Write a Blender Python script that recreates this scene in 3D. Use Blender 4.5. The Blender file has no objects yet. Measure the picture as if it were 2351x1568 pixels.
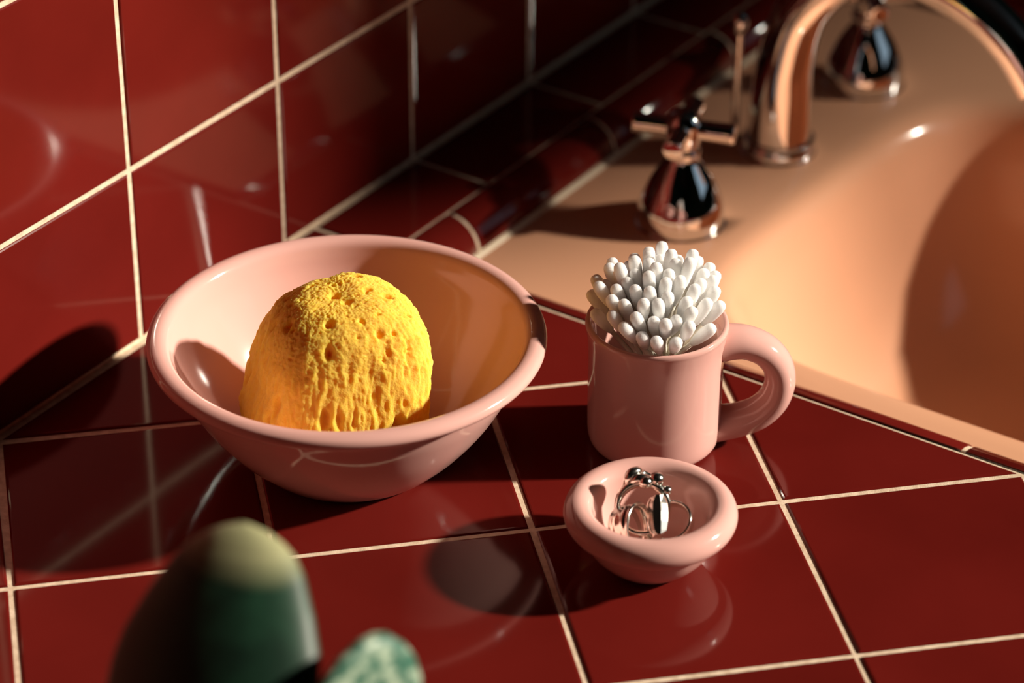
import bpy, math, random
import numpy as np
from mathutils import Vector, Matrix, noise

random.seed(7)
rng = np.random.default_rng(7)
scene = bpy.context.scene
col = scene.collection

# ------------------------------------------------------------------ camera
# x runs along the tiled wall, -y comes out of the wall into the room, z = 0 is the counter top (metres)
CAM = Vector((-0.8613, -0.7891, 0.7096))
CX, CD, CF = (0.5591, -0.8291, 0.0031), (-0.4329, -0.2951, -0.8518), (0.7071, 0.4749, -0.5239)
cam_data = bpy.data.cameras.new('camera')
cam = bpy.data.objects.new('camera', cam_data)
col.objects.link(cam)
cam.matrix_world = Matrix(((CX[0], -CD[0], -CF[0], CAM.x), (CX[1], -CD[1], -CF[1], CAM.y), (CX[2], -CD[2], -CF[2], CAM.z), (0, 0, 0, 1)))
cam_data.sensor_width = 36.0
cam_data.lens = 36.0 * 6571.6 / 2351.0
cam_data.clip_start = 0.05
cam_data.dof.use_dof = True
cam_data.dof.focus_distance = 1.238
cam_data.dof.aperture_fstop = 5.6
scene.camera = cam

# ------------------------------------------------------------------ sky, sun, exposure
world = bpy.data.worlds.new('sky'); scene.world = world
world.use_nodes = True
bg = world.node_tree.nodes['Background']
bg.inputs['Color'].default_value = (0.62, 0.82, 1.0, 1)
bg.inputs['Strength'].default_value = 0.4

SUN_AZ, SUN_EL, SUN_POWER, SUN_ANGLE = 127.0, 26.5, 7.0, 2.8
sun_data = bpy.data.lights.new('sun', 'SUN')
sun_data.energy = SUN_POWER
sun_data.color = (1.0, 0.885, 0.74)
sun_data.angle = math.radians(SUN_ANGLE)
sun = bpy.data.objects.new('sun', sun_data); col.objects.link(sun)
az, el = math.radians(SUN_AZ), math.radians(SUN_EL)
sdir = Vector((math.cos(az) * math.cos(el), math.sin(az) * math.cos(el), -math.sin(el)))
sun.rotation_euler = sdir.to_track_quat('-Z', 'Y').to_euler()
sun.location = (1.5, -2.0, 1.3)

scene.view_settings.view_transform = 'Standard'
scene.view_settings.look = 'None'
scene.view_settings.exposure = 0.0
scene.view_settings.gamma = 1.0
scene.view_settings.use_curve_mapping = False
scene.cycles.use_denoising = True
scene.cycles.blur_glossy = 0.3

# ------------------------------------------------------------------ helpers
def link(o, parent=None):
    col.objects.link(o)
    if parent is not None: o.parent = parent
    return o

def mesh(name, verts, faces, smooth=False):
    me = bpy.data.meshes.new(name)
    me.from_pydata([tuple(v) for v in verts], [], [tuple(f) for f in faces])
    me.update()
    if smooth: me.polygons.foreach_set('use_smooth', [True] * len(me.polygons))
    return me

def obj(name, me, mat, parent=None):
    o = bpy.data.objects.new(name, me)
    if mat is not None:
        if me.materials: me.materials[0] = mat
        else: me.materials.append(mat)
    return link(o, parent)

def empty(name, loc=(0, 0, 0), rz=0.0):
    o = bpy.data.objects.new(name, None); o.empty_display_size = 0.02
    o.location = loc; o.rotation_euler = (0, 0, rz)
    return link(o)

def tag(o, label=None, cat=None, group=None, kind=None):
    if label: o['label'] = label
    if cat: o['category'] = cat
    if group: o['group'] = group
    if kind: o['kind'] = kind
    return o

def box_geo(x0, x1, y0, y1, z0, z1, V=None, F=None):
    V = [] if V is None else V; F = [] if F is None else F
    b = len(V)
    V += [(x0, y0, z0), (x1, y0, z0), (x1, y1, z0), (x0, y1, z0), (x0, y0, z1), (x1, y0, z1), (x1, y1, z1), (x0, y1, z1)]
    F += [(b, b+3, b+2, b+1), (b+4, b+5, b+6, b+7), (b, b+1, b+5, b+4), (b+1, b+2, b+6, b+5), (b+2, b+3, b+7, b+6), (b+3, b, b+4, b+7)]
    return V, F

def catmull(pts, n=8, closed=False):
    pts = [np.array(p, float) for p in pts]
    out = []
    m = len(pts)
    for i in range(m if closed else m - 1):
        if closed: p0, p1, p2, p3 = pts[i-1], pts[i], pts[(i+1) % m], pts[(i+2) % m]
        else:
            p1, p2 = pts[i], pts[i+1]
            p0 = pts[i-1] if i > 0 else 2*p1 - p2
            p3 = pts[i+2] if i+2 < m else 2*p2 - p1
        for k in range(n):
            t = k / n
            out.append(0.5*((2*p1) + (-p0+p2)*t + (2*p0-5*p1+4*p2-p3)*t*t + (-p0+3*p1-3*p2+p3)*t**3))
    if not closed: out.append(pts[-1])
    return out

def lathe(name, prof, n=96):
    """prof: list of (r, z); first and last may lie on the axis (r = 0)."""
    V, F, rows = [], [], []
    for r, z in prof:
        if r < 1e-6:
            rows.append([len(V)]); V.append((0, 0, z))
        else:
            rows.append(list(range(len(V), len(V) + n)))
            V += [(r*math.cos(2*math.pi*k/n), r*math.sin(2*math.pi*k/n), z) for k in range(n)]
    for a, b in zip(rows, rows[1:]):
        for k in range(n):
            k2 = (k+1) % n
            if len(a) == 1 and len(b) == 1: continue
            if len(a) == 1: F.append((a[0], b[k2], b[k]))
            elif len(b) == 1: F.append((a[k], a[k2], b[0]))
            else: F.append((a[k], a[k2], b[k2], b[k]))
    return mesh(name, V, F, True)

def sweep(name, path, radii, n=16, cap=True, closed=False, side=None, squash=None):
    """tube along path; radii number per point; squash = (side scale, normal scale)"""
    P = [np.array(p, float) for p in path]; m = len(P)
    V, F = [], []
    up = np.array(side if side is not None else (0.31, 0.2, 0.93), float)
    prev = None
    for i in range(m):
        if closed: t = P[(i+1) % m] - P[i-1]
        else: t = P[min(i+1, m-1)] - P[max(i-1, 0)]
        t = t/np.linalg.norm(t)
        if side is not None: s = up - t*np.dot(up, t)
        elif prev is None: s = np.cross(t, up)
        else: s = prev - t*np.dot(prev, t)
        s = s/np.linalg.norm(s); prev = s
        b = np.cross(t, s)
        r = radii[i] if hasattr(radii, '__len__') else radii
        sx, sy = squash if squash is not None else (1, 1)
        for k in range(n):
            a = 2*math.pi*k/n
            V.append(P[i] + r*(sx*math.cos(a)*s + sy*math.sin(a)*b))
    for i in range(m if closed else m-1):
        j = (i+1) % m
        for k in range(n):
            k2 = (k+1) % n
            F.append((i*n+k, i*n+k2, j*n+k2, j*n+k))
    if cap and not closed:
        F.append(tuple(range(n-1, -1, -1)))
        F.append(tuple((m-1)*n + k for k in range(n)))
    return mesh(name, V, F, True)

# ------------------------------------------------------------------ materials
def material(name, color, rough=0.5, metal=0.0, coat=0.0, ior=1.5, spec=None, sss=0.0, sss_r=(1, .5, .3), sss_s=0.005, coat_rough=0.03):
    m = bpy.data.materials.new(name); m.use_nodes = True
    b = m.node_tree.nodes['Principled BSDF']
    b.inputs['Base Color'].default_value = (*color, 1)
    b.inputs['Roughness'].default_value = rough
    b.inputs['Metallic'].default_value = metal
    b.inputs['IOR'].default_value = ior
    b.inputs['Coat Weight'].default_value = coat
    b.inputs['Coat Roughness'].default_value = coat_rough
    if sss:
        b.inputs['Subsurface Weight'].default_value = sss
        b.inputs['Subsurface Radius'].default_value = sss_r
        b.inputs['Subsurface Scale'].default_value = sss_s
    return m

def add_noise_color(m, c1, c2, scale, lo=0.35, hi=0.65, detail=4.0, stretch=None, obj_random=0.0, coords='Object'):
    nt = m.node_tree; N = nt.nodes; b = N['Principled BSDF']
    tc = N.new('ShaderNodeTexCoord'); nz = N.new('ShaderNodeTexNoise'); rp = N.new('ShaderNodeValToRGB')
    nz.inputs['Scale'].default_value = scale; nz.inputs['Detail'].default_value = detail
    src = tc.outputs[coords]
    if stretch:
        mp = N.new('ShaderNodeMapping'); mp.inputs['Scale'].default_value = stretch
        nt.links.new(src, mp.inputs['Vector']); src = mp.outputs['Vector']
    nt.links.new(src, nz.inputs['Vector'])
    rp.color_ramp.elements[0].position = lo; rp.color_ramp.elements[0].color = (*c1, 1)
    rp.color_ramp.elements[1].position = hi; rp.color_ramp.elements[1].color = (*c2, 1)
    nt.links.new(nz.outputs['Fac'], rp.inputs['Fac'])
    out = rp.outputs['Color']
    if obj_random:
        oi = N.new('ShaderNodeObjectInfo'); hs = N.new('ShaderNodeHueSaturation'); mr = N.new('ShaderNodeMapRange')
        mr.inputs['To Min'].default_value = 1-obj_random; mr.inputs['To Max'].default_value = 1+obj_random
        nt.links.new(oi.outputs['Random'], mr.inputs['Value']); nt.links.new(mr.outputs['Result'], hs.inputs['Value'])
        nt.links.new(out, hs.inputs['Color']); out = hs.outputs['Color']
    nt.links.new(out, b.inputs['Base Color'])
    return m

def add_bump(m, scale, strength, dist=0.001, detail=3.0, coords='Object', normal_in='Normal'):
    nt = m.node_tree; N = nt.nodes; b = N['Principled BSDF']
    tc = N.new('ShaderNodeTexCoord'); nz = N.new('ShaderNodeTexNoise'); bp = N.new('ShaderNodeBump')
    nz.inputs['Scale'].default_value = scale; nz.inputs['Detail'].default_value = detail
    bp.inputs['Strength'].default_value = strength; bp.inputs['Distance'].default_value = dist
    nt.links.new(tc.outputs[coords], nz.inputs['Vector']); nt.links.new(nz.outputs['Fac'], bp.inputs['Height'])
    nt.links.new(bp.outputs['Normal'], b.inputs[normal_in])
    return m

M_TILE = add_noise_color(material('red_glazed_tile', (.2, .01, .01), rough=0.09, ior=1.44), (.118, .0085, .0062), (.150, .0112, .0082), 9.0, obj_random=0.07)
add_bump(M_TILE, 22.0, 0.05, 0.001, 1.0)
M_GROUT = add_noise_color(material('cream_grout', (.8, .66, .48), rough=0.85), (.66, .50, .35), (.86, .70, .52), 260.0)
add_bump(M_GROUT, 1500.0, 0.4, 0.0004)
M_CAULK = material('cream_caulk', (.74, .60, .42), rough=0.45)
M_PINK = material('pink_glazed_ceramic', (.80, .415, .345), rough=0.10, ior=1.5, sss=0.0)
add_noise_color(M_PINK, (.765, .43, .378), (.795, .455, .402), 18.0)
M_SINK = add_noise_color(material('pink_sink_porcelain', (.7, .4, .27), rough=0.16), (.78, .405, .240), (.80, .42, .255), 8.0)
M_CHROME = add_noise_color(material('chrome', (.82, .83, .83), rough=0.035, metal=1.0), (.80, .82, .82), (.84, .85, .85), 40.0)
M_SILVER = add_noise_color(material('polished_silver', (.92, .88, .80), rough=0.17, metal=1.0), (.93, .89, .82), (.97, .94, .87), 300.0)
M_SPONGE = add_noise_color(material('yellow_sponge', (.9, .5, .05), rough=0.95, sss=0.7, sss_r=(1, .6, .12), sss_s=0.008), (.90, .525, .05), (.95, .605, .09), 320.0, lo=.3, hi=.7)
add_bump(M_SPONGE, 1100.0, 0.5, 0.0008, 6.0)
M_COTTON = add_noise_color(material('white_cotton', (.9, .88, .84), rough=0.95, sss=0.8, sss_r=(1, .95, .88), sss_s=0.008), (.95, .94, .91), (.98, .97, .95), 900.0)
add_bump(M_COTTON, 2200.0, 0.35, 0.0004, 3.0)
M_STICK = add_noise_color(material('paper_stick', (.86, .80, .68), rough=0.6), (.84, .78, .66), (.88, .83, .72), 500.0)
M_PAINT = add_noise_color(material('dark_green_paint', (.04, .07, .055), rough=0.6), (.032, .085, .062), (.042, .105, .078), 3.0)
M_FLOOR = add_noise_color(material('dark_floor', (.05, .04, .03), rough=0.5), (.045, .04, .03), (.07, .055, .04), 5.0)
M_CEIL = add_noise_color(material('ceiling_paint', (.16, .16, .15), rough=0.8), (.14, .14, .13), (.17, .17, .16), 4.0)
M_FRAME = add_noise_color(material('window_frame_paint', (.5, .5, .46), rough=0.5), (.48, .48, .44), (.54, .54, .5), 12.0)
M_LEAF = add_noise_color(material('dark_green_leaf', (.01, .06, .03), rough=0.5), (.004, .026, .013), (.012, .060, .030), 60.0, stretch=(1, 1, .4))
def sunlit_tip(m, z0, z1, color):  # paints the sun on the leaf tip as a pale blend in its colour
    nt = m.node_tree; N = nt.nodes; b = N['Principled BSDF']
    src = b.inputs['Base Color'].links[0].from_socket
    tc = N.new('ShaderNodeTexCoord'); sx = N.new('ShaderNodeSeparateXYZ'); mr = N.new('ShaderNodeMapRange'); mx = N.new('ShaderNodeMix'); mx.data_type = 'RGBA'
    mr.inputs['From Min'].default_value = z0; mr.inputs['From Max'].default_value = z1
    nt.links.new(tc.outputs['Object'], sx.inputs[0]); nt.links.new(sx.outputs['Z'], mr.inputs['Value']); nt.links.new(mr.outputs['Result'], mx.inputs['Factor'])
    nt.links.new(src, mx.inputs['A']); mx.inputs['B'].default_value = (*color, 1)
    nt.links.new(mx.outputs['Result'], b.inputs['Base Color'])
M_LEAFM = add_noise_color(material('mottled_green_leaf', (.2, .35, .25), rough=0.5), (.025, .12, .075), (.34, .44, .32), 130.0, lo=.44, hi=.58, detail=3.0, stretch=(1, 1, 1.5))
M_POT = add_noise_color(material('dark_clay_pot', (.08, .05, .04), rough=0.7), (.07, .045, .035), (.1, .06, .05), 50.0)
M_SOIL = add_noise_color(material('soil', (.02, .014, .01), rough=1.0), (.014, .01, .007), (.03, .022, .016), 300.0)

# ------------------------------------------------------------------ tiles
S = 0.11               # tile pitch
G = 0.0024             # grout width
DEPTH = 0.0009         # how far the grout lies below the glaze

def poly_area(p): return 0.5*sum(p[i][0]*p[(i+1) % len(p)][1] - p[(i+1) % len(p)][0]*p[i][1] for i in range(len(p)))
def clip(poly, nx, ny, d):            # keep nx*x + ny*y <= d
    out = []
    for i in range(len(poly)):
        a, b = poly[i], poly[(i+1) % len(poly)]
        da, db = nx*a[0]+ny*a[1]-d, nx*b[0]+ny*b[1]-d
        if da <= 0: out.append(a)
        if (da < 0 < db) or (db < 0 < da):
            t = da/(da-db); out.append((a[0]+(b[0]-a[0])*t, a[1]+(b[1]-a[1])*t))
    return out
def clean(poly):
    out = []
    for p in poly:
        if not out or math.hypot(p[0]-out[-1][0], p[1]-out[-1][1]) > 1e-4: out.append(p)
    if len(out) > 1 and math.hypot(out[0][0]-out[-1][0], out[0][1]-out[-1][1]) < 1e-4: out.pop()
    return out
def simplify(poly, tol=.0042):
    P = clean(poly)
    while len(P) > 3:
        L = [math.hypot(P[i][0]-P[(i+1) % len(P)][0], P[i][1]-P[(i+1) % len(P)][1]) for i in range(len(P))]
        k = min(range(len(P)), key=lambda i: L[i])
        if L[k] > tol: break
        a, b = P[k], P[(k+1) % len(P)]
        # replace the short edge by the crossing of its neighbours when that stays close, else by its midpoint
        mid = ((a[0]+b[0])/2, (a[1]+b[1])/2)
        P = [q for i, q in enumerate(P) if i != (k+1) % len(P)] if k+1 < len(P) else P[1:]
        P = [mid if q == a else q for q in P]
    return P
def miter(poly, d):
    out = []
    n = len(poly)
    for i in range(n):
        p0, p1, p2 = poly[i-1], poly[i], poly[(i+1) % n]
        l1 = math.hypot(p1[0]-p0[0], p1[1]-p0[1]); l2 = math.hypot(p2[0]-p1[0], p2[1]-p1[1])
        n1 = (-(p1[1]-p0[1])/l1, (p1[0]-p0[0])/l1); n2 = (-(p2[1]-p1[1])/l2, (p2[0]-p1[0])/l2)
        k = d/max(.25, 1+n1[0]*n2[0]+n1[1]*n2[1])
        out.append((p1[0]+(n1[0]+n2[0])*k, p1[1]+(n1[1]+n2[1])*k))
    return out
def inset(poly, d):
    P = list(poly)
    for i in range(len(poly)):
        a, b = poly[i], poly[(i+1) % len(poly)]
        L = math.hypot(b[0]-a[0], b[1]-a[1])
        if L < 1e-9: continue
        nx, ny = (b[1]-a[1])/L, -(b[0]-a[0])/L     # outward normal for ccw
        P = clip(P, nx, ny, nx*a[0]+ny*a[1]-d)
        if len(P) < 3: return []
    return clean(P)

def tile_mesh(poly, name='tile'):
    """a glazed tile over the ccw outline poly; glaze in the plane z = 0, edges rounded over"""
    lv = []
    poly = simplify(poly)
    if len(poly) < 3: return None
    for d, z in ((0, -0.007), (0, -0.0013), (0.0003, -0.00055), (0.0009, -0.00012), (0.0016, 0.0)):
        q = miter(poly, d) if d else poly
        n0 = len(q)
        lv.append((q, z))
    if len(lv) < 2: return None
    V, F = [], []
    for q, z in lv: V += [(x, y, z) for x, y in q]
    for i in range(len(lv)-1):
        for k in range(n0):
            k2 = (k+1) % n0
            F.append((i*n0+k, i*n0+k2, (i+1)*n0+k2, (i+1)*n0+k))
    F.append(tuple((len(lv)-1)*n0+k for k in range(n0)))
    F.append(tuple(range(n0-1, -1, -1)))
    return mesh(name, V, F)

def rect(x0, x1, y0, y1): return [(x0, y0), (x1, y0), (x1, y1), (x0, y1)]

# the setting ---------------------------------------------------------------
RX0, RX1, RY0, RZ0, RZ1 = -2.0, 2.9, -2.2, -0.86, 1.95
TX0, TX1, TZ1 = -8*S, 11*S, 0.09 + 8*S
V, F = box_geo(RX0, RX1, DEPTH, 0.10, RZ0, RZ1)
wall_back = tag(obj('wall_back', mesh('wall_back', V, F), M_GROUT), kind='structure')
me_row = {}
for m in range(0, 9):
    z0, z1 = (0.0, 0.09) if m == 0 else (0.09 + (m-1)*S, 0.09 + m*S)
    if (m == 0) not in me_row:
        h = z1 - z0
        me_row[m == 0] = tile_mesh(rect(-S/2+G/2, S/2-G/2, -h/2+(G*.3 if m == 0 else G/2), h/2-G/2))
    for k in range(-8, 11):
        t = obj('tile', me_row[m == 0], M_TILE, wall_back)
        t.location = (S*(k+.5), 0.0, (z0+z1)/2)
        t.rotation_euler = (math.pi/2 + random.gauss(0, .0022), 0, random.gauss(0, .0022))
# painted wall above and beside the tiles
for nm, b in (('wall_upper', (RX0, RX1, -0.002, 0.01, TZ1, RZ1)), ('wall_lower', (RX0, RX1, -0.002, 0.01, RZ0, -0.06)),
              ('wall_back_left', (RX0, TX0, -0.002, 0.01, -0.06, TZ1)), ('wall_back_right', (TX1, RX1, -0.002, 0.01, -0.06, TZ1))):
    V, F = box_geo(*b); tag(obj(nm, mesh(nm, V, F), M_PAINT), kind='structure')
V, F = box_geo(RX0-.1, RX1+.1, RY0-.12, .1, RZ0-.1, RZ0); tag(obj('floor', mesh('floor', V, F), M_FLOOR), kind='structure')
V, F = box_geo(RX0-.1, RX1+.1, RY0-.12, .1, RZ1, RZ1+.1); tag(obj('ceiling', mesh('ceiling', V, F), M_CEIL), kind='structure')
V, F = box_geo(RX0-.1, RX0, RY0-.12, .1, RZ0, RZ1); tag(obj('wall_left', mesh('wall_left', V, F), M_PAINT), kind='structure')
V, F = box_geo(RX1, RX1+.1, RY0-.12, .1, RZ0, RZ1); tag(obj('wall_right', mesh('wall_right', V, F), M_PAINT), kind='structure')
# wall with the window the sun comes through (behind and right of the photographer)
WX0, WX1, WZ0, WZ1 = 0.55, 2.45, 0.55, 1.80
V, F = [], []
box_geo(RX0, WX0, RY0-.12, RY0, RZ0, RZ1, V, F); box_geo(WX1, RX1, RY0-.12, RY0, RZ0, RZ1, V, F)
box_geo(WX0, WX1, RY0-.12, RY0, RZ0, WZ0, V, F); box_geo(WX0, WX1, RY0-.12, RY0, WZ1, RZ1, V, F)
tag(obj('wall_front', mesh('wall_front', V, F), M_PAINT), kind='structure')
V, F = [], []
for b in ((WX0-.05, WX0, WZ0-.05, WZ1+.05), (WX1, WX1+.05, WZ0-.05, WZ1+.05), (WX0, WX1, WZ0-.05, WZ0), (WX0, WX1, WZ1, WZ1+.05)):
    box_geo(b[0], b[1], RY0, RY0+.02, b[2], b[3], V, F)
window_1 = tag(obj('window_1', mesh('window_1', V, F), M_FRAME), kind='structure')

# roller blind, unseen, added to keep sun off the right wall and ledge
BLX, BLZ = 1.745, 1.280
V, F = box_geo(BLX, WX1+.04, RY0+.022, RY0+.024, BLZ, WZ1+.06); obj('sun_blocker_cloth', mesh('sun_blocker_cloth', V, F), M_PAINT, window_1)
V, F = box_geo(BLX, WX1+.04, RY0+.020, RY0+.028, BLZ-.006, BLZ+.012); obj('sun_blocker_bar', mesh('sun_blocker_bar', V, F), M_FRAME, window_1)
obj('sun_blocker_roller', sweep('sun_blocker_roller', [(BLX, RY0+.03, WZ1+.06), (WX1+.04, RY0+.03, WZ1+.06)], .018, 20), M_FRAME, window_1)

# unseen sheer sheet, added to dim the sun reaching the sink
M_SUN_FILTER = bpy.data.materials.new('sun_filter'); M_SUN_FILTER.use_nodes = True
nt = M_SUN_FILTER.node_tree; nt.nodes.clear()
o_ = nt.nodes.new('ShaderNodeOutputMaterial'); mx = nt.nodes.new('ShaderNodeMixShader'); tr = nt.nodes.new('ShaderNodeBsdfTransparent'); df = nt.nodes.new('ShaderNodeBsdfDiffuse')
df.inputs['Color'].default_value = (.10, .10, .09, 1); mx.inputs['Fac'].default_value = .64
nt.links.new(tr.outputs[0], mx.inputs[1]); nt.links.new(df.outputs[0], mx.inputs[2]); nt.links.new(mx.outputs[0], o_.inputs['Surface'])
V, F = [], []
n = 120
for k in range(n+1):
    t = k/n; x = 1.81 + .665*t; y = RY0 + .05 + .012*math.sin(t*60)*min(1, .3+2*t)
    V += [(x, y, .45), (x, y, 1.83)]
for k in range(n): F.append((2*k, 2*k+2, 2*k+3, 2*k+1))
obj('sun_filter_sheet', mesh('sun_filter_sheet', V, F, True), M_SUN_FILTER, window_1)

# ------------------------------------------------------------------ countertop
R_TRIM = 0.0185
SX0, SX1 = 0.132, 0.606        # counter edge left / right of the sink
SYB, SYF = -0.0485, -0.580     # ledge edge behind / counter edge before the sink
CT = empty('countertop')
tag(CT, 'dark red glazed tile countertop with cream grout laid diagonally around the sink', 'countertop')
V, F = [], []
box_geo(-.80, SX0, -.64, DEPTH, -.045, -DEPTH, V, F)
box_geo(SX1, 1.20, -.64, DEPTH, -.045, -DEPTH, V, F)
box_geo(SX0, SX1, SYB, DEPTH, -.045, -DEPTH, V, F)
box_geo(SX0, SX1, -.64, SYF, -.045, -DEPTH, V, F)
obj('grout_bed', mesh('grout_bed', V, F), M_GROUT, CT)
# diagonal field tiles
TH = math.radians(-44.8); PITCH = 0.11041; OX, OY = -0.18182, -0.0829
ct, st = math.cos(TH), math.sin(TH)
def grid(i, j): return (OX + PITCH*(i*ct - j*st), OY + PITCH*(i*st + j*ct))
fields = [(-.80, SX0-G/2, -.64, -.0022), (SX0-G/2, SX1+G/2, -.64, SYF-G/2), (SX1+G/2, 1.20, -.64, -.0022)]
me_full = {}
full = tile_mesh(rect(-PITCH/2+G/2, PITCH/2-G/2, -PITCH/2+G/2, PITCH/2-G/2))
for i in range(-12, 16):
    for j in range(-14, 14):
        P4 = [grid(i, j), grid(i+1, j), grid(i+1, j+1), grid(i, j+1)]
        P4 = inset(P4, G/2)
        for (x0, x1, y0, y1) in fields:
            q = clip(clip(clip(clip(P4, 1, 0, x1), -1, 0, -x0), 0, 1, y1), 0, -1, -y0)
            q = clean(q)
            if len(q) < 3 or poly_area(q) < 4e-5: continue
            cx = sum(p[0] for p in q)/len(q); cy = sum(p[1] for p in q)/len(q)
            if abs(poly_area(q) - (PITCH-G)**2) < 1e-6:
                t = obj('tile', full, M_TILE, CT); t.rotation_euler = (random.gauss(0, .0016), random.gauss(0, .0016), TH)
                c = grid(i+.5, j+.5); t.location = (c[0], c[1], 0)
            else:
                me = tile_mesh([(p[0]-cx, p[1]-cy) for p in q])
                if me is None: continue
                t = obj('tile', me, M_TILE, CT); t.location = (cx, cy, 0)
                t.rotation_euler = (random.gauss(0, .0010), random.gauss(0, .0010), 0)
# ledge tiles behind the sink, in line with the wall tiles
xs = [SX0, .22, .33, .44, .55, SX1]
for a, b in zip(xs, xs[1:]):
    w, y0, y1 = b-a-G, SYB+G/2, -.0024
    t = obj('tile', tile_mesh(rect(-w/2, w/2, -(y1-y0)/2, (y1-y0)/2)), M_TILE, CT)
    t.location = ((a+b)/2, (y0+y1)/2, 0); t.rotation_euler = (random.gauss(0, .001), random.gauss(0, .001), 0)

# row of tiles cladding the front edge of the counter
edge_me = tile_mesh(rect(-S/2+G/2, S/2-G/2, -.0215, .0215))
for k in range(-7, 11):
    t = obj('edge_tile', edge_me, M_TILE, CT); t.location = (S*(k+.5), -.6455, -.0225); t.rotation_euler = (math.pi/2, 0, 0)

# rounded trim tiles falling from the counter to the sink
def quarter(L, r, n=12):
    V, F = [], []
    ring = [(0.0, 0.0)] + [(r*math.sin(k*math.pi/2/n), r*math.cos(k*math.pi/2/n)) for k in range(n+1)]
    m = len(ring); e = .0007
    secs = ((-L/2, .97), (-L/2+e, 1.0), (L/2-e, 1.0), (L/2, .97))
    for s, sc in secs: V += [(s, a*sc, b*sc) for a, b in ring]
    for i in range(len(secs)-1):
        for k in range(m):
            k2 = (k+1) % m; F.append((i*m+k, (i+1)*m+k, (i+1)*m+k2, i*m+k2))
    F.append(tuple(range(m))); F.append(tuple(3*m+k for k in range(m-1, -1, -1)))
    me = mesh('trim_tile', V, F, True)
    return me
def trim_run(edge, joints, rz, fixed):
    """pieces between joints; local +y of a piece points to the sink"""
    for a, b in zip(joints, joints[1:]):
        t = obj('trim_tile', quarter(b-a-G, R_TRIM), M_TILE, CT)
        md = t.modifiers.new('edges', 'EDGE_SPLIT'); md.split_angle = math.radians(40)
        c = (a+b)/2
        t.location = (c, fixed, -R_TRIM) if edge == 'x' else (fixed, c, -R_TRIM)
        t.rotation_euler = (0, 0, rz)
    L = joints[-1]-joints[0]
    t = obj('grout_joint', quarter(L, R_TRIM-.0008), M_GROUT, CT)
    c = (joints[0]+joints[-1])/2
    t.location = (c, fixed, -R_TRIM) if edge == 'x' else (fixed, c, -R_TRIM)
    t.rotation_euler = (0, 0, rz)
trim_run('x', [SX0+G/2, .183, .3135, .444, .575, SX1-G/2], math.pi, SYB-G/2)
trim_run('x', [SX0+G/2, .20, .3305, .461, SX1-G/2], 0.0, SYF+G/2)
trim_run('y', [SYF+.0012, -.4945, -.364, -.2335, -.103, SYB-.0012], -math.pi/2, SX0+G/2)
trim_run('y', [SYF+.0012, -.4945, -.364, -.2335, -.103, SYB-.0012], math.pi/2, SX1-G/2)

# ------------------------------------------------------------------ sink
DZ = -R_TRIM
DX0, DX1 = SX0+G/2+R_TRIM, SX1-G/2-R_TRIM
DY1, DY0 = SYB-G/2-R_TRIM, SYF+G/2+R_TRIM
SK = empty('sink', (0, 0, 0))
tag(SK, 'pink porcelain sink basin with flat rim set into the red tile counter', 'sink')
BCX, BCY, BA, BB = 0.344, -0.339, 0.157, 0.161
prof = [(-.030, 0), (-.016, 0), (-.009, -.0004), (-.004, -.0017), (0.0005, -.0050), (.0035, -.010), (.006, -.018), (.010, -.035), (.016, -.06), (.024, -.085), (.037, -.108), (.056, -.124), (.085, -.132), (.12, -.136), (.15, -.138)]
N = 192
V, F = [], []
for k in range(N):
    a = 2*math.pi*k/N; c, s = math.cos(a), math.sin(a)
    tx = ((DX1 if c > 0 else DX0)-BCX)/c if abs(c) > 1e-9 else 1e9
    ty = ((DY1 if s > 0 else DY0)-BCY)/s if abs(s) > 1e-9 else 1e9
    t = min(abs(tx), abs(ty))
    V.append((BCX+c*t, BCY+s*t, DZ-.012))
for k in range(N):
    x, y, z = V[k]; V.append((x, y, DZ))
for d, z in prof:
    for k in range(N):
        a = 2*math.pi*k/N; c, s = math.cos(a), math.sin(a)
        n = 4.4 - max(0, d)*12
        A, B = BA-d, BB-d
        r = (abs(c/A)**n + abs(s/B)**n)**(-1/n)
        V.append((BCX+r*c, BCY+r*s, DZ+z))
rows = len(prof)+2
for i in range(rows-1):
    for k in range(N):
        k2 = (k+1) % N; F.append((i*N+k, i*N+k2, (i+1)*N+k2, (i+1)*N+k))
V.append((BCX, BCY, DZ-.139)); cen = len(V)-1
for k in range(N): F.append(((rows-1)*N+k, (rows-1)*N+(k+1) % N, cen))
me = mesh('basin', V, F, True)
bas = obj('basin', me, M_SINK, SK)
md = bas.modifiers.new('edges', 'EDGE_SPLIT'); md.split_angle = math.radians(50)
dr = obj('drain', lathe('drain', [(0, .002), (.012, .002), (.0135, .0008), (.018, .0012), (.0205, .002), (.0215, .0008), (.0215, -.003)], 48), M_CHROME, SK)
dr.location = (BCX, BCY, DZ-.139)
# caulk along the deck
cp = [(DX0, DY0, DZ), (DX1, DY0, DZ), (DX1, DY1, DZ), (DX0, DY1, DZ)]
V, F = [], []
w = .0021
for (x0, y0, x1, y1, nx, ny) in ((DX0, DY1, DX1, DY1, 0, -1), (DX0, DY0, DX0, DY1, 1, 0), (DX0, DY0, DX1, DY0, 0, 1), (DX1, DY0, DX1, DY1, -1, 0)):
    b = len(V)
    for (x, y) in ((x0, y0), (x1, y1)):
        V += [(x-nx*.001, y-ny*.001, DZ-.002), (x-nx*.001, y-ny*.001, DZ+w*1.2), (x+nx*w*.5, y+ny*w*.5, DZ+w*.7), (x+nx*w*1.3, y+ny*w*1.3, DZ-.0002)]
    F += [(b, b+1, b+5, b+4), (b+1, b+2, b+6, b+5), (b+2, b+3, b+7, b+6)]
obj('caulk_bead', mesh('caulk_bead', V, F), M_CAULK, SK)

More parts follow.
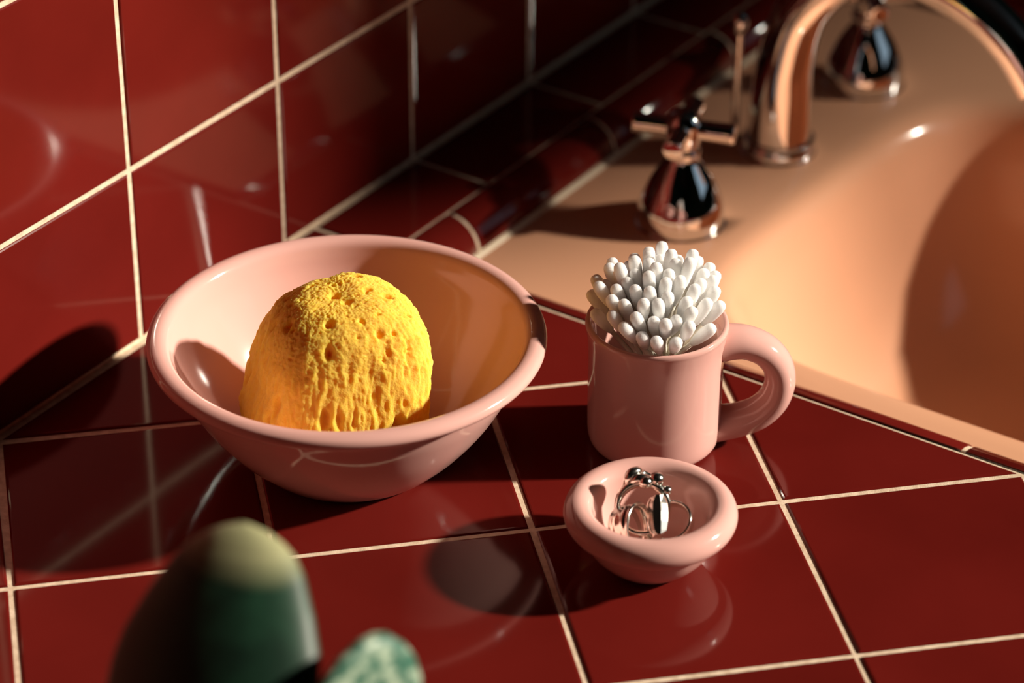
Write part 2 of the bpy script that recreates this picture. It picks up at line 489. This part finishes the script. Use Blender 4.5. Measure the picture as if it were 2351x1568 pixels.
# ------------------------------------------------------------------ faucet
FY = -0.1355
sp = empty('faucet_spout', (0.3685, FY-.002, DZ))
tag(sp, 'chrome gooseneck faucet spout arching over the pink sink', 'faucet')
ctrl = [(0, 0, .004), (0, 0, .030), (0, -.001, .055), (0, -.010, .087), (0, -.034, .113), (0, -.068, .122), (0, -.104, .115), (0, -.130, .099), (0, -.147, .079)]
path = catmull(ctrl, 7)
path = [path[0]] + path
rad = []
for i, p in enumerate(path):
    t = i/(len(path)-1); rad.append(.0180 - .0062*min(1, t/.62))
spm = sweep('spout_tube', path[1:], rad[1:], 32, side=(1, 0, 0))
st_ = obj('spout_tube', spm, M_CHROME, sp)
md = st_.modifiers.new('edges', 'EDGE_SPLIT'); md.split_angle = math.radians(50)
obj('base_collar', lathe('base_collar', catmull([(0.0001, .0005), (.0190, .0005), (.0199, .0015), (.0197, .0045), (.0186, .0075), (.0180, .0095), (.0001, .0098)], 5), 64), M_CHROME, sp)
lr = obj('lift_rod', lathe('lift_rod', catmull([(.0001, 0), (.0052, 0), (.0052, .003), (.0030, .006), (.0024, .03), (.0022, .066), (.0024, .071), (.0040, .0735), (.0048, .077), (.0042, .0805), (.0022, .083), (.0001, .0834)], 5), 32), M_CHROME, sp)
lr.location = (-.002, .0265, -.0070)

def faucet_handle(x, y, rz, label):
    h = empty('tap', (x, y, DZ), rz)
    tag(h, label, 'tap', 'chrome taps of the faucet')
    bell = catmull([(.0001, .0003), (.0220, .0003), (.0228, .0010), (.0230, .0040), (.0228, .0080), (.0214, .0138), (.0188, .0200), (.0154, .0266), (.0116, .0324), (.0090, .0364), (.0082, .0392), (.0092, .0408), (.0092, .0426), (.0080, .0442), (.0072, .047), (.0001, .0472)], 5)
    obj('escutcheon', lathe('escutcheon', bell, 64), M_CHROME, h)
    hub = catmull([(.0001, .0462), (.0078, .0462), (.0090, .049), (.0097, .0530), (.0092, .0585), (.0070, .0626), (.0034, .0646), (.0001, .0650)], 5)
    obj('hub', lathe('hub', hub, 40), M_CHROME, h)
    armp = catmull([(.0001, 0), (.0048, 0.0), (.0050, .006), (.0052, .014), (.0054, .0185), (.0053, .0198), (.0044, .0207), (.0001, .0210)], 5)
    me = lathe('arm', armp, 28)
    for k in range(4):
        a = obj('arm', me, M_CHROME, h)
        d = Vector((math.cos(k*math.pi/2), math.sin(k*math.pi/2), 0))
        a.location = d*.0062 + Vector((0, 0, .0545))
        a.rotation_euler = d.to_track_quat('Z', 'Y').to_euler()
    return h
faucet_handle(.2705, FY+.001, math.radians(18), 'chrome cross-handle tap on a bell base, nearer the cotton swab mug')
faucet_handle(.4685, FY-.001, math.radians(40), 'chrome cross-handle tap seen under the arch of the spout')

# ------------------------------------------------------------------ bowl
def catp(pts, n=6): return [tuple(p) for p in catmull(pts, n)]
BOWL = (-0.0208, -0.1383, 0.0)
bowl_prof = [(r*.957, z*1.01) for r, z in catp([(0.0001, .0012), (.036, .0012), (.0395, 0.0), (.0432, .0006), (.0480, .0045), (.0572, .0135), (.0675, .0262), (.0762, .0405), (.0807, .0500), (.0838, .0546), (.0880, .0556),
                  (.0904, .0572), (.0909, .0592), (.0897, .0612), (.0868, .0624), (.0836, .0621), (.0812, .0603), (.0795, .0565), (.0765, .0490), (.0700, .0372), (.0612, .0245), (.0510, .0140), (.0390, .0085), (.020, .0068), (.0001, .0066)], 6)]
bowl = obj('bowl', lathe('bowl', bowl_prof, 160), M_PINK)
bowl.location = BOWL
tag(bowl, 'large pink glazed ceramic bowl with rolled rim holding the yellow sponge', 'bowl')

# ------------------------------------------------------------------ mug
MUG = (0.0626, -0.2450, 0.0)
mug = empty('mug', MUG)
tag(mug, 'pink glazed ceramic mug with thick loop handle full of cotton swabs', 'mug')
mp = catp([(.0001, .0015), (.020, .0015), (.0235, .0004), (.0262, .0006), (.0283, .0022), (.0294, .0052), (.0298, .011), (.0298, .025), (.0298, .042), (.0302, .051), (.0311, .0575), (.0315, .0597), (.0311, .0610),
           (.0300, .0613), (.0288, .0604), (.0278, .0570), (.0270, .050), (.0267, .042), (.0267, .025), (.0265, .014), (.0245, .0095), (.0205, .0080), (.0001, .0078)], 5)
mp = [(r, z*1.022) for r, z in mp]
obj('body', lathe('body', mp, 120), M_PINK, mug)
hd = Vector((.559, -.829, 0)).normalized()
hpts = [(.0272, .0508), (.0335, .0517), (.0400, .0512), (.0478, .0475), (.0535, .0405), (.0553, .0315), (.0530, .0222), (.0468, .0150), (.0390, .0112), (.0325, .0096), (.0272, .0090)]
hp = [(hd.x*s, hd.y*s, z) for s, z in [tuple(p) for p in catmull(hpts, 5)]]
hr = [1.0 + .16*(abs(i/(len(hp)-1)-.5)*2)**4 for i in range(len(hp))]
obj('handle', sweep('handle', hp, [.001*r for r in hr], 28, side=(hd.y, -hd.x, 0), squash=(9.3, 6.9)), M_PINK, mug)

# ------------------------------------------------------------------ ring dish
DISH = (-0.0172, -0.2920, 0.0)
dish_prof = catp([(.0001, .001), (.0130, .001), (.0145, 0), (.0168, .0004), (.0205, .0032), (.0252, .0085), (.0288, .0145), (.0305, .0183), (.0333, .0192), (.0356, .0218), (.0364, .0250), (.0354, .0284), (.0330, .0306), (.0300, .0313),
                  (.0270, .0304), (.0248, .0280), (.0238, .0245), (.0226, .0190), (.0196, .0130), (.0145, .0086), (.0080, .0070), (.0001, .0066)], 6)
dish = obj('ring_dish', lathe('ring_dish', dish_prof, 120), M_PINK)
dish.location = DISH
tag(dish, 'small pink ceramic dish with thick rolled rim holding silver rings', 'dish')

# ------------------------------------------------------------------ cotton swabs
swab_stick = sweep('stick', [(0, 0, .004), (0, 0, .072)], .00115, 10)
tipp = catp([(.0001, -.0002), (.0016, .0002), (.0025, .0014), (.00285, .0034), (.0028, .0068), (.0025, .0100), (.0020, .0128), (.0013, .0150), (.0001, .0152)], 3)
swab_tip = lathe('cotton_tip', tipp, 14)
tips = []
tries = 0
u2, v2 = np.array([.559, -.829])/np.hypot(.559, .829), np.array([.829, .559])/np.hypot(.559, .829)
r2 = random.Random(21)
while len(tips) < 64 and tries < 60000:
    tries += 1
    rho = .0302*math.sqrt(r2.random()); ph = r2.random()*2*math.pi
    p = (rho*math.cos(ph), rho*math.sin(ph))
    if all(math.hypot(p[0]-q[0], p[1]-q[1]) > .0057 for q in tips): tips.append(p)
SWAB_L = .0775
swabs = []
for p in tips:
    a, b = p                          # a: to the right of the view, b: away from it
    rho = math.hypot(a, b)
    front = -b/.0302
    k = .40 + .34*front + r2.gauss(0, .12)
    k = max(.08, min(.80, k))
    top = np.array([*(u2*a + v2*b), 0.0]); bot = np.array([*(-(u2*a + v2*b)*k), 0.0])
    ang = r2.gauss(0, .45); ca, sa = math.cos(ang), math.sin(ang)
    bot = np.array([bot[0]*ca - bot[1]*sa, bot[0]*sa + bot[1]*ca, 0.0])
    hz = np.linalg.norm(top-bot)
    bot[2] = .0095 + abs(r2.gauss(0, .0028))
    top[2] = bot[2] + math.sqrt(SWAB_L**2 - hz**2)
    d = Vector(top-bot).normalized()
    s = empty('cotton_swab', Vector(MUG)+Vector(bot))
    s.rotation_euler = d.to_track_quat('Z', 'Y').to_euler()
    tag(s, 'white cotton swab packed in among the others in the pink mug', 'cotton swab', 'cotton swabs in the pink mug')
    swabs.append((s, float(np.dot(np.array(top), np.array([u2[0], u2[1], 0]))), float(.524*-np.dot(np.array(top[:2]), v2) - .852*top[2])))
    obj('stick', swab_stick, M_STICK, s)
    t = obj('cotton_tip', swab_tip, M_COTTON, s); t.location = (0, 0, SWAB_L); t.rotation_euler = (math.pi, 0, 0)
    t = obj('cotton_tip', swab_tip, M_COTTON, s); t.location = (0, 0, 0)

min(swabs, key=lambda q: q[1])[0]['label'] = 'white cotton swab leaning out farthest to the left over the rim of the pink mug'
max(swabs, key=lambda q: q[1])[0]['label'] = 'white cotton swab leaning out farthest to the right, towards the mug handle'
min(swabs, key=lambda q: q[2])[0]['label'] = 'white cotton swab whose tip stands highest in the bunch in the pink mug'
max(swabs, key=lambda q: q[2])[0]['label'] = 'white cotton swab whose tip lies lowest, just behind the front rim of the mug'

# ------------------------------------------------------------------ sponge
def sponge_mesh():
    nu, nv = 420, 250
    pores = []
    pr = random.Random(5)
    for _ in range(230):
        th = pr.random()*2*math.pi; v = math.sqrt(pr.random())*.72
        w = pr.uniform(.0007, .0012) if pr.random() < .7 else pr.uniform(.0013, .0024)
        pores.append((th, v, w*1.15, w*pr.uniform(1.4, 2.4), pr.uniform(.9, 2.0)))
    th = np.arange(nu)*2*np.pi/nu
    v = (np.arange(nv)+.5)/nv                     # 0 = top, 1 = bottom centre
    T, Vv = np.meshgrid(th, v)
    # meridian profile (r, z) of a blunt dome
    prof = np.array(catmull([(0, .0785), (.015, .0780), (.0270, .0745), (.0355, .0668), (.0398, .055), (.0410, .042), (.0412, .030), (.0395, .018), (.0345, .0085), (.022, .003), (0, .002)], 12))
    seg = np.r_[0, np.cumsum(np.hypot(*np.diff(prof, axis=0).T))]; Ltot = seg[-1]
    r = np.interp(Vv*Ltot, seg, prof[:, 0]); z = np.interp(Vv*Ltot, seg, prof[:, 1])
    # normals of the dome
    dr_ = np.gradient(np.interp(v*Ltot, seg, prof[:, 0]), v*Ltot); dz_ = np.gradient(np.interp(v*Ltot, seg, prof[:, 1]), v*Ltot)
    nr, nz = -dz_, dr_
    nl = np.hypot(nr, nz); nr, nz = nr/nl, nz/nl
    NR, NZ = np.repeat(nr[:, None], nu, 1), np.repeat(nz[:, None], nu, 1)
    # plan: a rounded block turned so that one broad face looks to the front
    aa = T - math.radians(-70.0)
    sq = (np.abs(np.cos(aa))**3.6 + np.abs(np.sin(aa))**3.6)**(-1/3.6)
    w = np.clip((z-.0)/.04, 0, 1)
    r = r*(1 + (sq*.93-1)*np.clip(Vv*2.2, 0, 1))
    X, Y, Z = r*np.cos(T), r*np.sin(T), z
    disp = np.zeros_like(X)
    sl = Vv*Ltot
    dist = np.zeros_like(X)
    for (pt, pv, pw, pd, ps) in pores:
        rr = np.interp(pv*Ltot, seg, prof[:, 0]); zz = np.interp(pv*Ltot, seg, prof[:, 1])
        e = 1e-3
        tv = np.array([(np.interp(pv*Ltot+e, seg, prof[:, 0])-rr), 0, np.interp(pv*Ltot+e, seg, prof[:, 1])-zz])
        tv = np.array([tv[0]*math.cos(pt), tv[0]*math.sin(pt), tv[2]]); tv /= np.linalg.norm(tv)
        dx, dy, dz = X-rr*math.cos(pt), Y-rr*math.sin(pt), Z-zz
        al = dx*tv[0]+dy*tv[1]+dz*tv[2]
        st2 = 1 + ps*1.5*max(0.0, pv-.2)/.5
        d2 = (dx*dx+dy*dy+dz*dz-al*al)/pw**2 + (al/(pw*st2))**2
        disp -= pd*np.exp(-np.maximum(d2, 0)**1.6)
    lum = np.zeros_like(X)
    for iy in range(nv):
        for ix in range(nu):
            x, y, zz = X[iy, ix], Y[iy, ix], Z[iy, ix]
            lump = noise.noise(Vector((x*38, y*38, zz*38)))*.0018 + noise.noise(Vector((x*95+9, y*95, zz*95)))*.0008
            f = min(1.0, max(0.0, (sl[iy, ix]-.022)/.03))
            str_ = noise.noise(Vector((x*300+3, y*300, zz*70)))*.0012*f + noise.noise(Vector((x*620, y*620+5, zz*170)))*.0005*(.1+.9*f)
            fine = noise.noise(Vector((x*900, y*900, zz*(900-500*f))))*.0005
            pit = noise.noise(Vector((x*420+17, y*420, zz*(420-260*f))))
            pit = -.0007*max(0.0, pit-.22)/.4
            lum[iy, ix] = lump + str_ + fine + pit
    disp += lum
    disp = np.maximum(disp, -.0075)
    R2 = r + NR*disp
    X, Y, Z = R2*np.cos(T), R2*np.sin(T), np.maximum(z + NZ*disp, .0015)
    # groove across the shoulder
    # lean: foot spreads to the left of the view, the other flank stays upright
    A = X; B = Y
    h = Z/.08
    A = np.where(A < 0, A*(1.20-.42*h), A*(.98+.04*h)) + .004*(h-.45)
    B = np.where(B < 0, B*(1.12-.42*h), B*.95)
    V = [(0, 0, 0)]*0
    pts = np.stack([A*u2[0]+B*v2[0], A*u2[1]+B*v2[1], Z], -1).reshape(-1, 3)
    V = [tuple(p) for p in pts]
    F = []
    for iy in range(nv-1):
        for ix in range(nu):
            i2 = (ix+1) % nu
            F.append((iy*nu+ix, (iy+1)*nu+ix, (iy+1)*nu+i2, iy*nu+i2))
    top = len(V); V.append(tuple(pts[:nu].mean(0))); bot = len(V); V.append(tuple(pts[-nu:].mean(0)))
    for ix in range(nu):
        i2 = (ix+1) % nu
        F.append((top, ix, i2)); F.append((bot, (nv-1)*nu+i2, (nv-1)*nu+ix))
    return mesh('sponge', V, F, True)
sponge = obj('sponge', sponge_mesh(), M_SPONGE)
sponge.location = (BOWL[0]-.0070, BOWL[1]-.0004, .0064)
sponge.scale = (.965, .965, .99)
tag(sponge, 'yellow porous natural sea sponge sitting in the large pink bowl', 'sponge')

# ------------------------------------------------------------------ rings
def ring_path(r, n=56, a0=0.0, a1=2*math.pi): return [(r*math.cos(a0+(a1-a0)*k/n), r*math.sin(a0+(a1-a0)*k/n), 0) for k in range(n)]
def blob(name, sx, sy, sz, n=20):
    V, F = [], []
    me = lathe(name, [(max(1e-7, math.sin(math.pi*k/n)), -math.cos(math.pi*k/n)) if 0 < k < n else (0, -math.cos(math.pi*k/n)) for k in range(n+1)], 28)
    for v in me.vertices: v.co = (v.co.x*sx, v.co.y*sy, v.co.z*sz)
    return me
def orient(o, axis, spin=0.0):
    q = Vector(axis).normalized().to_track_quat('Z', 'Y')
    o.rotation_mode = 'QUATERNION'
    from mathutils import Quaternion
    o.rotation_quaternion = q @ Quaternion((0, 0, 1), spin)
U3, V3 = Vector((u2[0], u2[1], 0)), Vector((v2[0], v2[1], 0)); Z3 = Vector((0, 0, 1))
def dpos(a, b, z): return Vector(DISH) + U3*a + V3*b + Z3*z

# knotted ring leaning upright against the back of the dish
kr = empty('ring', dpos(-.0030, .0045, .0240))
tag(kr, 'chunky silver ring with a knotted crest, leaning upright at the back of the dish', 'ring', 'silver rings in the small dish')
n = 64; pth = ring_path(.0108, n)
rr = [.0014 + .0013*max(0, math.sin(2*math.pi*k/n))**1.2 for k in range(n)]
obj('band', sweep('band', pth, rr, 14, closed=True, side=(0, 0, 1), squash=(1.35, .9)), M_SILVER, kr)
kp = [(-.0072, .0082, -.002), (-.0050, .0108, .0012), (-.0020, .0122, .0028), (.0012, .0118, .0012), (.0030, .0112, -.0018), (.0012, .0128, -.0034), (-.0022, .0142, -.0022), (-.0036, .0150, .0010), (-.0058, .0138, .0026), (-.0068, .0112, .0018)]
obj('knot', sweep('knot', catmull(kp, 5, True), .00215, 14, closed=True), M_SILVER, kr)
for (a, b, c, s) in ((.0050, .0124, .0010, .0034), (.0006, .0108, .0028, .0030), (.0094, .0080, .0004, .0025)):
    o = obj('bead', blob('bead', s, s*.92, s*1.05), M_SILVER, kr); o.location = (a, b, c)
orient(kr, (U3*-.10 + V3*-.80 + Z3*.52), 0.0)
# turn so that the crest is up
def up_spin(o, axis):
    from mathutils import Quaternion
    ax = Vector(axis).normalized(); up = (Z3 - ax*ax.dot(Z3)).normalized()
    xax = up.cross(ax); o.rotation_mode = 'QUATERNION'
    o.rotation_quaternion = Matrix((xax, up, ax)).transposed().to_quaternion()
up_spin(kr, U3*-.10 + V3*-.80 + Z3*.52)

# wide ribbed band lying at the front
wb = empty('ring', dpos(-.0075, -.0045, .0195))
tag(wb, 'wide ribbed silver band lying tilted at the front left of the dish', 'ring', 'silver rings in the small dish')
V, F = [], []
n, m = 64, 9
for k in range(n):
    a = 2*math.pi*k/n
    for j in range(m):
        t = j/(m-1); zz = (t-.5)*.0080*(1+.25*math.sin(a*1.0))
        ro = .0100 + .0006*math.cos(t*6*math.pi) + .0004*math.sin(3*a+4*t)
        V.append((ro*math.cos(a), ro*math.sin(a), zz))
    V.append((.0090*math.cos(a), .0090*math.sin(a), .0040*(1+.25*math.sin(a)))); V.append((.0090*math.cos(a), .0090*math.sin(a), -.0040*(1+.25*math.sin(a))))
w_ = m+2
for k in range(n):
    k2 = (k+1) % n
    for j in range(w_):
        j2 = (j+1) % w_; F.append((k*w_+j, k2*w_+j, k2*w_+j2, k*w_+j2))
obj('band', mesh('band', V, F, True), M_SILVER, wb)
up_spin(wb, U3*.72 + V3*-.40 + Z3*.42)

# signet ring with a faceted bar
sg = empty('ring', dpos(.0016, -.0030, .0225))
tag(sg, 'silver ring with a bright faceted bar face in the middle of the dish', 'ring', 'silver rings in the small dish')
obj('band', sweep('band', ring_path(.0094, 56), .0014, 12, closed=True, side=(0, 0, 1), squash=(1.6, .8)), M_SILVER, sg)
V, F = [], []
sec = [(-.0084, .0016), (-.0066, .0032), (-.0028, .0039), (.0010, .0041), (.0050, .0038), (.0085, .0020)]
for x, w in sec: V += [(x, .0080, -w), (x, .0104 - .06*abs(x), -w*.75), (x, .0113 - .10*abs(x), w*.1), (x, .0102 - .06*abs(x), w*.85), (x, .0080, w)]
for i in range(len(sec)-1):
    for j in range(5):
        j2 = (j+1) % 5; F.append((i*5+j, i*5+j2, (i+1)*5+j2, (i+1)*5+j))
F += [(4, 3, 2, 1, 0), tuple((len(sec)-1)*5+j for j in range(5))]
obj('bar_face', mesh('bar_face', V, F), M_SILVER, sg)
from mathutils import Quaternion
ax = (U3*.93 + V3*.10 + Z3*-.12).normalized(); up = (V3*-.62 + Z3*.78); up = (up - ax*ax.dot(up)).normalized(); xa = up.cross(ax)
sg.rotation_mode = 'QUATERNION'; sg.rotation_quaternion = Matrix((xa, up, ax)).transposed().to_quaternion()

# slim plain band at the right
pb = empty('ring', dpos(.0085, -.0025, .0215))
tag(pb, 'slim plain silver band tilted at the right side of the dish', 'ring', 'silver rings in the small dish')
obj('band', sweep('band', ring_path(.0088, 56), .0014, 12, closed=True, side=(0, 0, 1), squash=(1.9, .75)), M_SILVER, pb)
up_spin(pb, U3*-.30 + V3*-.42 + Z3*.80)

# ------------------------------------------------------------------ plant in the foreground
def cpt(px, py, depth):
    d = Vector(CX)*((px-1175.5)/6571.6) + Vector(CD)*((py-784)/6571.6) + Vector(CF)
    return CAM + d*depth
baseA = cpt(405, 1900, .93)
PL = Vector((baseA.x+.008, baseA.y-.016, 0))
plant = empty('potted_plant', PL)
tag(plant, 'succulent with thick rounded green leaves, blurred at the front edge', 'plant')
obj('pot', lathe('pot', catp([(.0001, .001), (.030, .001), (.0325, 0), (.034, .002), (.039, .036), (.0425, .066), (.045, .070), (.045, .076), (.0425, .0775), (.040, .075), (.037, .064), (.0001, .063)], 4), 64), M_POT, plant)
obj('soil', lathe('soil', [(.0001, .068), (.02, .0675), (.0385, .0665), (.0385, .062)], 40), M_SOIL, plant)
def leaf(base, tip, face, width, thick, mat, label=None, cup=.15, shape=None, tipcut=.0):
    """fleshy paddle from base to tip; face = direction its broad side looks"""
    base, tip = Vector(base), Vector(tip)
    ax = tip-base; L = ax.length; ax.normalize()
    f = Vector(face); f = (f - ax*ax.dot(f)).normalized(); s = ax.cross(f)
    shape = shape or [(0, .35), (.2, .62), (.45, .92), (.62, 1.0), (.78, .93), (.88, .76), (.95, .53), (.985, .30), (1.0, .02)]
    ts = [p[0] for p in shape]; ws = [p[1] for p in shape]
    rows = []
    V, F = [], []
    n = 28; m = 44
    for i in range(m+1):
        t = 1-(1-i/m)**1.6
        w = float(np.interp(t, ts, ws))
        c = base + ax*(L*t) + f*(-.10*L*(t-.5)**2)
        for k in range(n):
            a = 2*math.pi*k/n
            cs, sn = math.cos(a), math.sin(a)
            V.append(c + s*(width/2*w*math.copysign(abs(cs)**.85, cs)) + f*(thick/2*max(w, .15)**.6*sn*(1 if w > .05 else .3) + cup*width*w*(abs(cs)**2)*.5))
    for i in range(m):
        for k in range(n):
            k2 = (k+1) % n; F.append((i*n+k, i*n+k2, (i+1)*n+k2, (i+1)*n+k))
    F.append(tuple(range(n-1, -1, -1))); F.append(tuple(m*n+k for k in range(n)))
    o = obj('leaf', mesh('leaf', V, F, True), mat, plant)
    if label: o['label'] = label
    return o
tipA = cpt(560, 1197, .95); tipB = cpt(900, 1462, .93)
sunlit_tip(M_LEAF, tipA.z-.011, tipA.z-.0045, (.36, .36, .19))
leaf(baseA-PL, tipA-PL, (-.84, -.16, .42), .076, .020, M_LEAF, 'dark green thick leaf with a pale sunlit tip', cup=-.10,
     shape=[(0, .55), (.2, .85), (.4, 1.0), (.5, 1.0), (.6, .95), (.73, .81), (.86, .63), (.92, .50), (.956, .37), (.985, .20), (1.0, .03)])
leaf((.010, -.012, .066), tipB-PL, (-.15, -.95, .35), .047, .013, M_LEAFM, 'pale mottled green leaf')
leaf((-.014, -.012, .066), (-.048, -.030, .108), (-.5, -.7, .5), .042, .012, M_LEAFM, 'short mottled green leaf')
